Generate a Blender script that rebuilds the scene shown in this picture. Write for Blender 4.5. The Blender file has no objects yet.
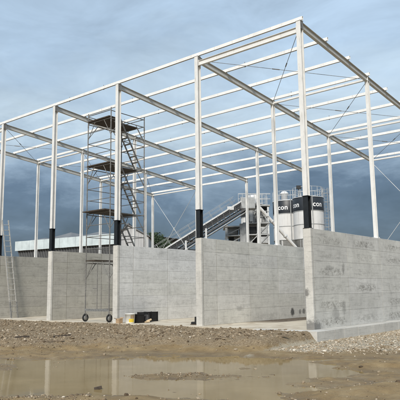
import bpy, math, random
import numpy as np
from mathutils import Vector, Matrix

random.seed(7)
SC = bpy.context.scene
COL = SC.collection

# ------------------------------------------------------------------ camera
CAM = Vector((9.356, -16.618, 1.25))
YAW, PITCH, ROLL, FPX = -0.6964, 0.15527, -0.01321, 581.467
_f = Vector((math.sin(YAW) * math.cos(PITCH), math.cos(YAW) * math.cos(PITCH), math.sin(PITCH)))
_r0 = Vector((math.cos(YAW), -math.sin(YAW), 0)); _u0 = _r0.cross(_f)
RT = _r0 * math.cos(ROLL) + _u0 * math.sin(ROLL)
UP = -_r0 * math.sin(ROLL) + _u0 * math.cos(ROLL)
FH = Vector((math.sin(YAW), math.cos(YAW), 0)); RH = Vector((math.cos(YAW), -math.sin(YAW), 0))
cd = bpy.data.cameras.new('camera'); cam = bpy.data.objects.new('camera', cd); COL.objects.link(cam)
cd.sensor_width = 36; cd.lens = FPX / 400 * 36; cd.clip_start = 0.1; cd.clip_end = 6000
m = Matrix.Identity(4)
for i in range(3):
    m[i][0] = RT[i]; m[i][1] = UP[i]; m[i][2] = -_f[i]; m[i][3] = CAM[i]
cam.matrix_world = m
SC.camera = cam

# ------------------------------------------------------------------ sky, sun, exposure
SUN_FROM = Vector((0.36, -0.76, 0.62)).normalized()
SUN_EL = math.asin(SUN_FROM.z); SUN_AZ = math.atan2(SUN_FROM.x, SUN_FROM.y)
w = bpy.data.worlds.new('World'); SC.world = w; w.use_nodes = True
nt = w.node_tree; nt.nodes.clear()
def N(t, tree=None, **kw):
    n = (tree or nt).nodes.new(t)
    for k, v in kw.items(): setattr(n, k, v)
    return n
out = N('ShaderNodeOutputWorld'); bg = N('ShaderNodeBackground'); bg.inputs[1].default_value = 0.1
sky = N('ShaderNodeTexSky', sky_type='NISHITA', sun_disc=False)
sky.sun_elevation = SUN_EL; sky.sun_rotation = SUN_AZ; sky.air_density = 1.2; sky.dust_density = 2.0
tc = N('ShaderNodeTexCoord'); sep = N('ShaderNodeSeparateXYZ'); nt.links.new(tc.outputs['Generated'], sep.inputs[0])
mp = N('ShaderNodeMapping'); mp.inputs['Scale'].default_value = (1.9, 1.9, 5.2); nt.links.new(tc.outputs['Generated'], mp.inputs[0])
nz = N('ShaderNodeTexNoise'); nz.inputs['Scale'].default_value = 1.7; nz.inputs['Detail'].default_value = 7; nz.inputs['Roughness'].default_value = .55
nz.inputs['Distortion'].default_value = .25
nt.links.new(mp.outputs[0], nz.inputs[0])
mp2 = N('ShaderNodeMapping'); mp2.inputs['Scale'].default_value = (3.6, 3.6, 9.0); mp2.inputs['Location'].default_value = (4.1, 2.2, .6)
nt.links.new(tc.outputs['Generated'], mp2.inputs[0])
nz2 = N('ShaderNodeTexNoise'); nz2.inputs['Scale'].default_value = 1.6; nz2.inputs['Detail'].default_value = 8; nz2.inputs['Roughness'].default_value = .66; nz2.inputs['Distortion'].default_value = .5
nt.links.new(mp2.outputs[0], nz2.inputs[0])
def mth(op, a, b=None, tree=None, clamp=False):
    tr = tree or nt
    n = tr.nodes.new('ShaderNodeMath'); n.operation = op; n.use_clamp = clamp
    for i, x in enumerate((a, b)):
        if x is None: continue
        if isinstance(x, (int, float)): n.inputs[i].default_value = x
        else: tr.links.new(x, n.inputs[i])
    return n.outputs[0]
wob = mth('MULTIPLY', mth('SUBTRACT', nz.outputs[0], .5), .30)
wob2 = mth('MULTIPLY', mth('SUBTRACT', nz2.outputs[0], .5), .14)
lowm = N('ShaderNodeMapping'); lowm.inputs['Scale'].default_value = (1.1, 1.1, 2.0); lowm.inputs['Location'].default_value = (.35, 1.9, 0); nt.links.new(tc.outputs['Generated'], lowm.inputs[0])
nz3 = N('ShaderNodeTexNoise'); nz3.inputs['Scale'].default_value = 1.3; nz3.inputs['Detail'].default_value = 2; nt.links.new(lowm.outputs[0], nz3.inputs[0])
mp4 = N('ShaderNodeMapping'); mp4.inputs['Scale'].default_value = (2.2, 2.2, 5.5); mp4.inputs['Rotation'].default_value = (.25, .15, .4); nt.links.new(tc.outputs['Generated'], mp4.inputs[0])
nz4 = N('ShaderNodeTexNoise'); nz4.inputs['Scale'].default_value = 2.4; nz4.inputs['Detail'].default_value = 10; nz4.inputs['Roughness'].default_value = .62; nz4.inputs['Distortion'].default_value = .6; nt.links.new(mp4.outputs[0], nz4.inputs[0])
wob3 = mth('MULTIPLY', mth('SUBTRACT', nz3.outputs[0], .5), .14)
elev = mth('ADD', mth('ADD', mth('ADD', sep.outputs[2], wob), wob2), wob3)
rp = N('ShaderNodeValToRGB'); nt.links.new(elev, rp.inputs[0])
STOPS = [(0.00, (.046, .078, .124)), (0.085, (.046, .082, .136)), (0.145, (.092, .145, .222)), (0.205, (.29, .39, .505)),
         (0.27, (.53, .65, .745)), (0.42, (.43, .565, .715)), (1.0, (.45, .56, .69))]
cr = rp.color_ramp
while len(cr.elements) < len(STOPS): cr.elements.new(.5)
SKYGAIN = 6.2
for e, (pos, c) in zip(cr.elements, STOPS):
    e.position = pos; e.color = (*c, 1)
gr = N('ShaderNodeMapRange'); gr.inputs[1].default_value = .28; gr.inputs[2].default_value = .72; gr.inputs[3].default_value = .82; gr.inputs[4].default_value = 1.18; nt.links.new(nz4.outputs[0], gr.inputs[0])
gr3 = N('ShaderNodeMapRange'); gr3.inputs[1].default_value = .3; gr3.inputs[2].default_value = .7; gr3.inputs[3].default_value = .90; gr3.inputs[4].default_value = 1.16; nt.links.new(nz3.outputs[0], gr3.inputs[0])
sc_ = N('ShaderNodeVectorMath', operation='SCALE'); nt.links.new(rp.outputs[0], sc_.inputs[0])
nt.links.new(mth('MULTIPLY', mth('MULTIPLY', gr.outputs[0], gr3.outputs[0]), SKYGAIN), sc_.inputs['Scale'])
mx = N('ShaderNodeMix', data_type='RGBA'); mx.inputs[0].default_value = .9
nt.links.new(sky.outputs[0], mx.inputs[6]); nt.links.new(sc_.outputs[0], mx.inputs[7])
nt.links.new(mx.outputs[2], bg.inputs[0]); nt.links.new(bg.outputs[0], out.inputs[0])

sl = bpy.data.lights.new('sun', 'SUN'); sl.energy = 2.2; sl.angle = math.radians(14); sl.color = (1, .94, .85)
so = bpy.data.objects.new('sun', sl); COL.objects.link(so)
so.rotation_euler = (-SUN_FROM).to_track_quat('-Z', 'Y').to_euler(); so.location = (0, 0, 40)
SC.view_settings.view_transform = 'Standard'; SC.view_settings.look = 'None'
SC.view_settings.exposure = 0.75; SC.view_settings.gamma = 1; SC.view_settings.use_curve_mapping = False

# ------------------------------------------------------------------ helpers
def at(x, y, v):
    """world point seen at photo pixel x, y, at v metres of horizontal distance in front of the camera"""
    d = _f + RT * ((x - 200) / FPX) + UP * ((200 - y) / FPX)
    return CAM + d * (v / d.dot(FH))
class MB:
    def __init__(s): s.v = []; s.f = []; s.m = []; s.mi = 0; s.sm = []
    def add(s, vs, fs, smooth=False):
        o = len(s.v); s.v += [tuple(v) for v in vs]
        for f in fs: s.f.append(tuple(o + i for i in f)); s.m.append(s.mi); s.sm.append(smooth)
    def box(s, a, b, c=0.0):
        x0, y0, z0 = a; x1, y1, z1 = b
        s.bar(Vector(((x0 + x1) / 2, (y0 + y1) / 2, z0)), Vector(((x0 + x1) / 2, (y0 + y1) / 2, z1)), x1 - x0, y1 - y0, Vector((1, 0, 0)), c)
    def bar(s, p, q, w, h, side, c=0.0, off=(0, 0)):
        """box from p to q; w along side, h along the third axis; c chamfers the long edges"""
        p = Vector(p); q = Vector(q); d = (q - p).normalized(); a = Vector(side); a = (a - d * a.dot(d)).normalized(); b = d.cross(a)
        p = p + a * off[0] + b * off[1]; q = q + a * off[0] + b * off[1]
        if c <= 0: pr = [(-w / 2, -h / 2), (w / 2, -h / 2), (w / 2, h / 2), (-w / 2, h / 2)]
        else:
            pr = [(-w / 2 + c, -h / 2), (w / 2 - c, -h / 2), (w / 2, -h / 2 + c), (w / 2, h / 2 - c), (w / 2 - c, h / 2), (-w / 2 + c, h / 2), (-w / 2, h / 2 - c), (-w / 2, -h / 2 + c)]
        n = len(pr)
        vs = [p + a * x + b * y for x, y in pr] + [q + a * x + b * y for x, y in pr]
        s.add(vs, [tuple(range(n))[::-1], tuple(range(n, 2 * n))] + [(i, (i + 1) % n, n + (i + 1) % n, n + i) for i in range(n)])
    def ibeam(s, p, q, h, w, side, tf=.012, tw=.01):
        """side: direction across the flange; the web stands along the third axis"""
        p = Vector(p); q = Vector(q)
        s.bar(p, q, w, tf, side, off=(0, h / 2 - tf / 2)); s.bar(p, q, w, tf, side, off=(0, -h / 2 + tf / 2))
        s.bar(p, q, tw, h - 2 * tf, side)
    def tube(s, p, q, r, n=8, r2=None, caps=True):
        p = Vector(p); q = Vector(q); d = (q - p).normalized()
        a = d.orthogonal().normalized(); b = d.cross(a); r2 = r if r2 is None else r2
        vs = [p + (a * math.cos(2 * math.pi * i / n) + b * math.sin(2 * math.pi * i / n)) * r for i in range(n)]
        vs += [q + (a * math.cos(2 * math.pi * i / n) + b * math.sin(2 * math.pi * i / n)) * r2 for i in range(n)]
        s.add(vs, [(i, (i + 1) % n, n + (i + 1) % n, n + i) for i in range(n)], True)
        if caps: s.add(vs, [tuple(range(n))[::-1], tuple(range(n, 2 * n))])
    def lathe(s, prof, n=32, c=(0, 0, 0), axis='z', smooth=True):
        vs = []
        for r, z in prof:
            for i in range(n):
                t = 2 * math.pi * i / n; x, y = r * math.cos(t), r * math.sin(t)
                vs.append((c[0] + x, c[1] + y, c[2] + z) if axis == 'z' else (c[0] + z, c[1] + x, c[2] + y) if axis == 'x' else (c[0] + y, c[1] + z, c[2] + x))
        fs = []
        for k in range(len(prof) - 1):
            for i in range(n): fs.append((k * n + i, k * n + (i + 1) % n, (k + 1) * n + (i + 1) % n, (k + 1) * n + i))
        s.add(vs, fs, smooth)
    def mesh(s, name, mats):
        me = bpy.data.meshes.new(name); me.from_pydata(s.v, [], s.f)
        for mt in (mats if isinstance(mats, (list, tuple)) else [mats]): me.materials.append(mt)
        me.polygons.foreach_set('material_index', s.m); me.polygons.foreach_set('use_smooth', s.sm)
        me.update(); return me
    def build(s, name, mats, parent=None):
        return link(name, s.mesh(name, mats), parent)
def link(name, me, parent=None, loc=None):
    o = bpy.data.objects.new(name, me); COL.objects.link(o)
    if parent is not None:
        o.parent = parent; o.matrix_parent_inverse = Matrix.Translation(-Vector(parent['at'])) if 'at' in parent else Matrix.Identity(4)
    if loc is not None: o.location = loc
    return o
def tag(o, label=None, cat=None, group=None, kind=None):
    for k, v in (('label', label), ('category', cat), ('group', group), ('kind', kind)):
        if v: o[k] = v
    return o
def thing(name, loc, label, cat, group=None):
    o = bpy.data.objects.new(name, None); COL.objects.link(o); o.location = loc; o['at'] = tuple(loc); o.empty_display_size = .2
    return tag(o, label, cat, group)
def here(o):
    """a mesh thing built in world coordinates whose origin is the world's: children need no offset"""
    return o

# ------------------------------------------------------------------ materials
def mat(name):
    mt = bpy.data.materials.new(name); mt.use_nodes = True
    t = mt.node_tree; b = t.nodes['Principled BSDF']
    return mt, t, b
def noise(t, scale, detail=4, rough=.55, vec=None, dist=0):
    n = t.nodes.new('ShaderNodeTexNoise'); n.inputs['Scale'].default_value = scale; n.inputs['Detail'].default_value = detail
    n.inputs['Roughness'].default_value = rough; n.inputs['Distortion'].default_value = dist
    if vec is not None: t.links.new(vec, n.inputs[0])
    return n.outputs[0]
def coords(t, kind='Object', scale=(1, 1, 1), addvec=None):
    c = t.nodes.new('ShaderNodeTexCoord').outputs[kind]
    if addvec is not None:
        a = t.nodes.new('ShaderNodeVectorMath'); a.operation = 'ADD'; t.links.new(c, a.inputs[0]); t.links.new(addvec, a.inputs[1]); c = a.outputs[0]
    mpn = t.nodes.new('ShaderNodeMapping'); mpn.inputs['Scale'].default_value = scale; t.links.new(c, mpn.inputs[0])
    return mpn.outputs[0]
def ramp(t, fac, stops):
    n = t.nodes.new('ShaderNodeValToRGB'); t.links.new(fac, n.inputs[0]); c = n.color_ramp
    while len(c.elements) < len(stops): c.elements.new(.5)
    for e, (p, col) in zip(c.elements, stops):
        e.position = p; e.color = (*col, 1) if len(col) == 3 else col
    return n.outputs[0]
def g(v): return (v, v, v)
def mixc(t, fac, a, b, mode='MIX'):
    n = t.nodes.new('ShaderNodeMix'); n.data_type = 'RGBA'; n.blend_type = mode
    for sk, x in ((n.inputs[0], fac), (n.inputs[6], a), (n.inputs[7], b)):
        if isinstance(x, (int, float)): sk.default_value = x
        elif isinstance(x, tuple): sk.default_value = (*x, 1)
        else: t.links.new(x, sk)
    return n.outputs[2]
def bump(t, b, h, strength=.3, dist=.02):
    n = t.nodes.new('ShaderNodeBump'); n.inputs['Strength'].default_value = strength; n.inputs['Distance'].default_value = dist
    t.links.new(h, n.inputs['Height']); t.links.new(n.outputs[0], b.inputs['Normal'])
def plain(name, col, rough=.5, metal=0, nscale=6, var=.15, bmp=0):
    mt, t, b = mat(name)
    v = coords(t); n = noise(t, nscale, 5, .6, v)
    lo = tuple(c * (1 - var) for c in col); hi = tuple(min(1, c * (1 + var)) for c in col)
    t.links.new(ramp(t, n, [(.3, lo), (.7, hi)]), b.inputs['Base Color'])
    b.inputs['Roughness'].default_value = rough; b.inputs['Metallic'].default_value = metal
    if bmp: bump(t, b, n, bmp, .01)
    return mt

def concrete(name, smudge=0.0, spots=()):
    mt, t, b = mat(name)
    oi = t.nodes.new('ShaderNodeObjectInfo')
    cmb = t.nodes.new('ShaderNodeCombineXYZ'); r37 = mth('MULTIPLY', oi.outputs['Random'], 37.0, t)
    for i in range(3): t.links.new(r37, cmb.inputs[i])
    v0 = coords(t, 'Object'); ps = t.nodes.new('ShaderNodeNewGeometry').outputs['Position']
    def pc(scale):
        q = t.nodes.new('ShaderNodeMapping'); q.inputs['Scale'].default_value = scale; t.links.new(ps, q.inputs[0]); return q.outputs[0]
    v = pc((1, 1, 1)); vs = pc((1, .6, 8)); vd = pc((2.2, 2.2, .35))
    big = noise(t, .9, 4, .55, v, .4); mid = noise(t, 5, 6, .65, v); fine = noise(t, 40, 4, .7, v); streak = noise(t, 2.2, 5, .6, vs, .3)
    base = mixc(t, 1.0, oi.outputs['Color'], ramp(t, big, [(.25, g(.86)), (.75, g(1.10))]), 'MULTIPLY')
    base = mixc(t, .9, base, ramp(t, mid, [(.25, g(.84)), (.5, g(1.0)), (.8, g(1.1))]), 'MULTIPLY')
    base = mixc(t, .8, base, ramp(t, streak, [(.28, g(.66)), (.44, g(.98)), (.75, g(1.06))]), 'MULTIPLY')
    base = mixc(t, .6, base, ramp(t, fine, [(.3, g(.86)), (.7, g(1.08))]), 'MULTIPLY')
    drip = noise(t, 2.0, 5, .6, vd, .2); base = mixc(t, .3, base, ramp(t, drip, [(.30, g(.72)), (.45, g(1.0)), (.8, g(1.06))]), 'MULTIPLY')
    # per-piece tone
    pr = ramp(t, oi.outputs['Random'], [(0, g(.955)), (1, g(1.035))]); base = mixc(t, 1, base, pr, 'MULTIPLY')
    # pin holes
    vo = t.nodes.new('ShaderNodeTexVoronoi'); vo.inputs['Scale'].default_value = 9; t.links.new(v, vo.inputs[0])
    hole = ramp(t, vo.outputs['Distance'], [(.05, g(.55)), (.09, g(1))]); base = mixc(t, .55, base, hole, 'MULTIPLY')
    if smudge > 0:
        # dark release-agent smears that lie in the middle of a cast face, different on every one
        sp = t.nodes.new('ShaderNodeSeparateXYZ'); t.links.new(v0, sp.inputs[0])
        ez = mth('ABSOLUTE', mth('ADD', sp.outputs[2], mth('MULTIPLY', mth('SUBTRACT', oi.outputs['Random'], .5), .15, t), t), None, t)
        ey = mth('ABSOLUTE', sp.outputs[1], None, t)
        inz = mth('SUBTRACT', 1, mth('MULTIPLY', ez, 6.2, t), t, True); iny = mth('SUBTRACT', 1, mth('POWER', mth('MULTIPLY', ey, 1.0, t), 4.0, t), t, True)
        bl = noise(t, 4.2, 5, .68, coords(t, 'Object', (1, 1.5, 2.6), cmb.outputs[0]), .8)
        bl = ramp(t, bl, [(.44, g(0)), (.60, g(1))])
        msk = mth('MULTIPLY', mth('MULTIPLY', mth('MULTIPLY', inz, 1.9, t, True), iny, t), bl, t, True)
        vary = ramp(t, noise(t, 1, 0, .5, cmb.outputs[0]), [(.35, g(.12)), (.55, g(.9))])
        msk = mth('MULTIPLY', mth('MULTIPLY', msk, vary, t), smudge, t, True)
        base = mixc(t, msk, base, mixc(t, 1, base, (.42, .41, .39), 'MULTIPLY'))
    for (cx_, cy_, cz_, rx_, rz2, dark) in spots:
        q = t.nodes.new('ShaderNodeVectorMath'); q.operation = 'SUBTRACT'; t.links.new(ps, q.inputs[0]); q.inputs[1].default_value = (cx_, cy_, cz_)
        q2 = t.nodes.new('ShaderNodeVectorMath'); q2.operation = 'DIVIDE'; t.links.new(q.outputs[0], q2.inputs[0]); q2.inputs[1].default_value = (rx_, rx_, rz2)
        ln = t.nodes.new('ShaderNodeVectorMath'); ln.operation = 'LENGTH'; t.links.new(q2.outputs[0], ln.inputs[0])
        dd = mth('ADD', ln.outputs['Value'], mth('MULTIPLY', mth('SUBTRACT', noise(t, 9, 6, .7, ps, .5), .5, t), 1.7, t), t)
        base = mixc(t, mth('MULTIPLY', ramp(t, dd, [(.55, g(1)), (1.0, g(0))]), dark, t), base, mixc(t, 1, base, (.20, .20, .205), 'MULTIPLY'))
    t.links.new(base, b.inputs['Base Color']); b.inputs['Roughness'].default_value = .88
    b.inputs['Specular IOR Level'].default_value = .3
    hsum = mth('ADD', mth('MULTIPLY', mid, .6, t), mth('MULTIPLY', fine, .4, t), t); bump(t, b, hsum, .35, .012)
    return mt
M = {}
M['conc'] = concrete('cast_concrete', .3); M['conc_spot'] = concrete('spotted_concrete', .3, ((-4.44, 6.2, .28, .19, .22, 1.0), (-4.44, 6.85, .26, .12, .14, .7), (-4.44, 7.2, .28, .15, .16, .8), (-4.44, 2.2, .55, .25, .12, .35)))
M['conc_end'] = concrete('gable_end_concrete', 0, ((-.12, -.11, 1.14, .16, .17, .75), (0, -.05, .02, .45, .34, .75)))
CS0 = concrete('smeared_concrete_foot', 1.0, ((.13, .02, .0, .5, .3, .7), (.13, 1.4, .45, .30, .3, .35), (.13, 2.0, .62, .16, .3, .35), (.13, 2.1, 1.95, .12, .24, .4), (.13, 1.1, 1.95, .35, .12, .35))); M['conc_smear'] = CS0; M['conc_plain'] = concrete('plain_concrete')

def steel(name, col):
    mt, t, b = mat(name); v = coords(t); vs = coords(t, 'Object', (6, 6, .8))
    n = noise(t, 2.5, 6, .6, v); st = noise(t, 3, 5, .65, vs)
    c = mixc(t, .7, col, ramp(t, n, [(.3, g(.86)), (.65, g(1.03))]), 'MULTIPLY')
    c = mixc(t, .6, c, ramp(t, st, [(.30, (.60, .56, .48)), (.42, g(1))]), 'MULTIPLY')
    t.links.new(c, b.inputs['Base Color']); b.inputs['Roughness'].default_value = .45
    return mt
M['white'] = steel('white_painted_steel', (.73, .728, .71))
M['rafter'] = steel('grey_rafter_steel', (.50, .495, .465))  # rafters in a darker grey than the columns and purlins
M['purlin'] = steel('white_purlin_paint', (.82, .818, .80))
M['black'] = plain('black_bitumen_coat', (.012, .014, .016), .42, 0, 8, .3)
M['galv'] = plain('galvanised_steel', (.30, .30, .29), .5, .55, 12, .3)
M['galvd'] = plain('weathered_scaffold_tube', (.19, .185, .175), .6, .25, 14, .35)
M['rod'] = plain('brace_rod_steel', (.42, .42, .41), .5, .3, 10, .2)
M['ply'] = plain('weathered_plywood', (.06, .046, .034), .8, 0, 9, .5)
M['rubber'] = plain('black_rubber', (.013, .013, .013), .75, 0, 20, .3)
M['alu'] = plain('aluminium', (.50, .49, .46), .45, .4, 10, .2)

# ------------------------------------------------------------------ dimensions of the frame
B, D, H, S, T = 4.575, 5.352, 10.227, 0.0862, 0.271
HW = 3.2
YB = 3 * D
ROWS = [0, .54, 1.085, 1.63, 2.165, 2.69, HW]
def rz(y): return H - S * y          # rafter centre line
FX = [-B * i for i in range(6)]

# ------------------------------------------------------------------ ground
def vnoise(x, y, seed):
    r = np.random.RandomState(seed); tab = r.rand(256, 256)
    xi = np.floor(x).astype(int); yi = np.floor(y).astype(int); fx = x - xi; fy = y - yi
    fx = fx * fx * (3 - 2 * fx); fy = fy * fy * (3 - 2 * fy)
    a = tab[xi % 256, yi % 256]; b = tab[(xi + 1) % 256, yi % 256]; c = tab[xi % 256, (yi + 1) % 256]; d = tab[(xi + 1) % 256, (yi + 1) % 256]
    return (a * (1 - fx) + b * fx) * (1 - fy) + (c * (1 - fx) + d * fx) * fy
def fbm(x, y, sc, oct, seed, rough=.5):
    s = 0; a = 1; tot = 0
    for k in range(oct):
        s = s + a * vnoise(x * sc + 17.3 * k, y * sc - 9.1 * k, seed + k); tot += a; a *= rough; sc *= 2.03
    return s / tot - .5
def ss(a, b, x): t = np.clip((x - a) / (b - a), 0, 1); return t * t * (3 - 2 * t)
ZW = -0.375
def zones(X, Y):
    u = (X - CAM.x) * RH.x + (Y - CAM.y) * RH.y; v = (X - CAM.x) * FH.x + (Y - CAM.y) * FH.y
    n1 = fbm(X, Y, .35, 4, 3); n2 = fbm(X, Y, 1.3, 4, 11, .55)
    vv = v + n1 * 1.6 + n2 * .5
    out_right = ss(.3, .72, X + n2 * .12)                       # the side of the gable wall
    rub = ss(15.7, 17.2, vv + .18 * u) * (1 - out_right)        # rubble bank in front of the bays
    return u, v, vv, n1, n2, out_right, rub
def height(X, Y):
    u, v, vv, n1, n2, outr, rub = zones(X, Y)
    lump = fbm(X, Y, 3.2, 4, 23, .6); lump2 = fbm(X, Y, 9.0, 3, 41, .6)
    z = np.full_like(X, -.415)
    z += .085 * ss(14.1, 15.4, vv)                              # far shore
    z += .10 * ss(10.1, 8.9, vv + .35 * np.clip(u + 1.0, 0, 9) + .25 * n2)    # near shore on the left
    isl = np.exp(-((v - 11.75 + .05 * u + n1 * .7) / .45) ** 2) * np.exp(-((u + .9) / 1.1) ** 2)
    z += .055 * isl
    z += .072 * ss(1.3, 3.2, u + n1 * 2.6 + n2 * 1.0) * ss(14.5, 12.8, v)                # wet mud to the right
    z += .05 * np.exp(-((v - 13.0 + n1) / .5) ** 2) * np.exp(-((u + 5.6) / 1.3) ** 2)
    rid = fbm(X + .35 * Y, Y * 1.6 - .5 * X, .8, 4, 57, .55)
    z += (n2 * .085 + n1 * .06 + np.clip(rid, -.1, .4) * .10) * (1 - .3 * rub) + lump * .052 + lump2 * .024
    z += .045 * np.exp(-((v - 13.2 + n1 * 1.5) / .8) ** 2) * np.exp(-((u + 4.9) / 1.6) ** 2) + .03 * ss(1.5, 3.4, u + n1 * 2)
    # ruts that run across the view towards the right
    rut = np.sin((v * .9 - .12 * u) * 2 * math.pi / 1.15 + n1 * 3); z += .03 * rut * ss(.6, 3.0, u) * ss(15.2, 13.5, v)
    for vc, uo in ((14.35, 0.0), (12.75, .6)):                                  # wheel tracks with lug marks
        dv_ = v - (vc - .10 * (u - 2) + .25 * np.sin(u * .55 + uo) + n1 * .6); w_ = ss(.8, 2.2, u + n1 * 2)
        z += w_ * (-.045 * np.exp(-(dv_ / .16) ** 4) + .028 * np.exp(-((np.abs(dv_) - .26) / .08) ** 2) + .02 * np.exp(-(dv_ / .15) ** 4) * np.sin((u + np.abs(dv_) * 1.2) * 2 * math.pi / .17))
    bank = -.17 + .02 * n1 + .15 * ss(-7, -.9, Y) + .045 * np.exp(-((vv + .18 * u - 17.4) / .8) ** 2)
    z = z * (1 - rub) + (bank + n2 * .09 + lump * .11 + lump2 * .055) * rub
    # gravel beside the plinth
    gz = -.305 + lump * .03 + lump2 * .012 - .012 * np.clip(X - .6, 0, 6)
    gw = outr * ss(14.0, 15.4, vv + .12 * u); z = z * (1 - gw) + gz * gw
    # under the slab and round the building
    ins = ss(-.62, -.42, Y) * ss(.62, .3, X) * ss(-24.4, -23.6, X)
    z = z * (1 - ins) + (-.2) * ins
    far = ss(40, 90, v) + ss(3, -6, v); far = np.clip(far, 0, 1)
    z = z * (1 - far) + (-.3 + n1 * .3) * far
    return z
def axis(segs):
    a = []
    for s0, s1, st in segs:
        n = max(1, int(round((s1 - s0) / st))); a += list(np.linspace(s0, s1, n, endpoint=False))
    return np.array(a + [segs[-1][1]])
ua = axis([(-2600, -200, 400), (-200, -40, 20), (-40, -16, 1.2), (-16, -8.5, .16), (-8.5, 7.5, .045), (7.5, 14, .25), (14, 40, 2), (40, 200, 20), (200, 2600, 400)])
va = axis([(-600, -40, 80), (-40, -4, 4), (-4, 7.6, .4), (7.6, 19, .045), (19, 27, .09), (27, 44, .25), (44, 120, 5), (120, 520, 40), (520, 5200, 520)])
U, V = np.meshgrid(ua, va)
GX = CAM.x + U * RH.x + V * FH.x; GY = CAM.y + U * RH.y + V * FH.y
GZ = height(GX, GY)
nu, nv = len(ua), len(va)
idx = np.arange(nu * nv).reshape(nv, nu)
quads = np.stack([idx[:-1, :-1], idx[:-1, 1:], idx[1:, 1:], idx[1:, :-1]], -1).reshape(-1, 4)
def npmesh(name, verts, faces, k, mats, smooth=True):
    me = bpy.data.meshes.new(name); nf = len(faces)
    me.vertices.add(len(verts)); me.vertices.foreach_set('co', verts.astype(np.float32).ravel())
    me.loops.add(nf * k); me.loops.foreach_set('vertex_index', faces.astype(np.int32).ravel())
    me.polygons.add(nf); me.polygons.foreach_set('loop_start', np.arange(0, nf * k, k, dtype=np.int32))
    me.polygons.foreach_set('use_smooth', np.full(nf, smooth))
    for mt in mats: me.materials.append(mt)
    me.update(calc_edges=True); me.validate(); return me
_, _, _, _, _, OUTR, RUB = zones(GX, GY)
def ground_mat():
    mt, t, b = mat('mud_and_gravel'); v = coords(t)
    big = noise(t, .35, 5, .6, v, .5); mid = noise(t, 2.2, 6, .65, v, .3); fine = noise(t, 26, 5, .72, v); peb = noise(t, 75, 3, .6, v)
    mud = ramp(t, mid, [(.25, (.170, .112, .050)), (.5, (.270, .190, .092)), (.75, (.36, .270, .148))])
    mud = mixc(t, .6, mud, ramp(t, big, [(.3, g(.8)), (.7, g(1.2))]), 'MULTIPLY')
    grit = ramp(t, fine, [(.25, (.085, .058, .032)), (.46, (.215, .158, .092)), (.60, (.31, .242, .155)), (.75, (.46, .385, .28))])
    grav = ramp(t, fine, [(.25, (.19, .155, .105)), (.5, (.36, .31, .225)), (.75, (.54, .485, .39))])
    a = t.nodes.new('ShaderNodeAttribute'); a.attribute_name = 'zone'
    sp = t.nodes.new('ShaderNodeSeparateColor'); t.links.new(a.outputs['Color'], sp.inputs[0])
    wob = mth('MULTIPLY', mth('SUBTRACT', mid, .5, t), .9, t)
    fr = mth('ADD', sp.outputs[0], wob, t, True); fg = mth('ADD', sp.outputs[1], wob, t, True)
    c = mixc(t, ramp(t, fr, [(.35, g(0)), (.65, g(1))]), mud, grit)
    c = mixc(t, ramp(t, fg, [(.35, g(0)), (.6, g(1))]), c, grav)
    c = mixc(t, .5, c, ramp(t, peb, [(.3, g(.75)), (.7, g(1.2))]), 'MULTIPLY')
    # mud that stands only just above the water is soaked: darker and glossier
    ge = t.nodes.new('ShaderNodeNewGeometry'); sz = t.nodes.new('ShaderNodeSeparateXYZ'); t.links.new(ge.outputs['Position'], sz.inputs[0])
    wet = ramp(t, mth('MULTIPLY', mth('SUBTRACT', sz.outputs[2], ZW, t), 12.0, t), [(.08, g(1)), (.75, g(0))])
    c = mixc(t, mth('MULTIPLY', wet, .45, t), c, mixc(t, 1, c, (.50, .45, .38), 'MULTIPLY'))
    t.links.new(c, b.inputs['Base Color'])
    t.links.new(ramp(t, wet, [(0, g(.95)), (1, g(.42))]), b.inputs['Roughness'])
    hs = mth('ADD', mth('MULTIPLY', fine, .7, t), mth('MULTIPLY', peb, .35, t), t); bump(t, b, hs, .8, .04)
    return mt
M['ground'] = ground_mat()
gm = npmesh('ground', np.stack([GX, GY, GZ], -1).reshape(-1, 3), quads, 4, [M['ground']])
ca = gm.color_attributes.new('zone', 'FLOAT_COLOR', 'POINT')
_, _vv, VV2, _, _, _, _ = zones(GX, GY)
grvl = OUTR * ss(14.4, 16.6, VV2 + fbm(GX, GY, 1.1, 4, 91) * 3.0) * ss(9, 4, GX)
ca.data.foreach_set('color', np.stack([RUB, grvl, RUB * 0, RUB * 0 + 1], -1).astype(np.float32).ravel())
tag(link('ground', gm), kind='structure')

# muddy water
mt, t, b = mat('muddy_water'); v = coords(t)
n = noise(t, .8, 4, .55, v, .4); t.links.new(ramp(t, n, [(.3, (.215, .152, .066)), (.7, (.290, .212, .102))]), b.inputs['Base Color'])
b.inputs['Roughness'].default_value = .05; b.inputs['IOR'].default_value = 1.33; b.inputs['Specular IOR Level'].default_value = .17
rip = noise(t, 5, 3, .5, coords(t, 'Object', (1, 1.8, 1))); bump(t, b, rip, .035, .02)
M['water'] = mt
mb = MB(); c0 = CAM + FH * 4; c1 = CAM + FH * 17.2
mb.add([(c0 + RH * -11).to_2d().to_3d() + Vector((0, 0, ZW)), (c0 + RH * 11).to_2d().to_3d() + Vector((0, 0, ZW)), (c1 + RH * 11).to_2d().to_3d() + Vector((0, 0, ZW)), (c1 + RH * -11).to_2d().to_3d() + Vector((0, 0, ZW))], [(0, 1, 2, 3)])
tag(mb.build('water', M['water']), kind='structure')

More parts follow.
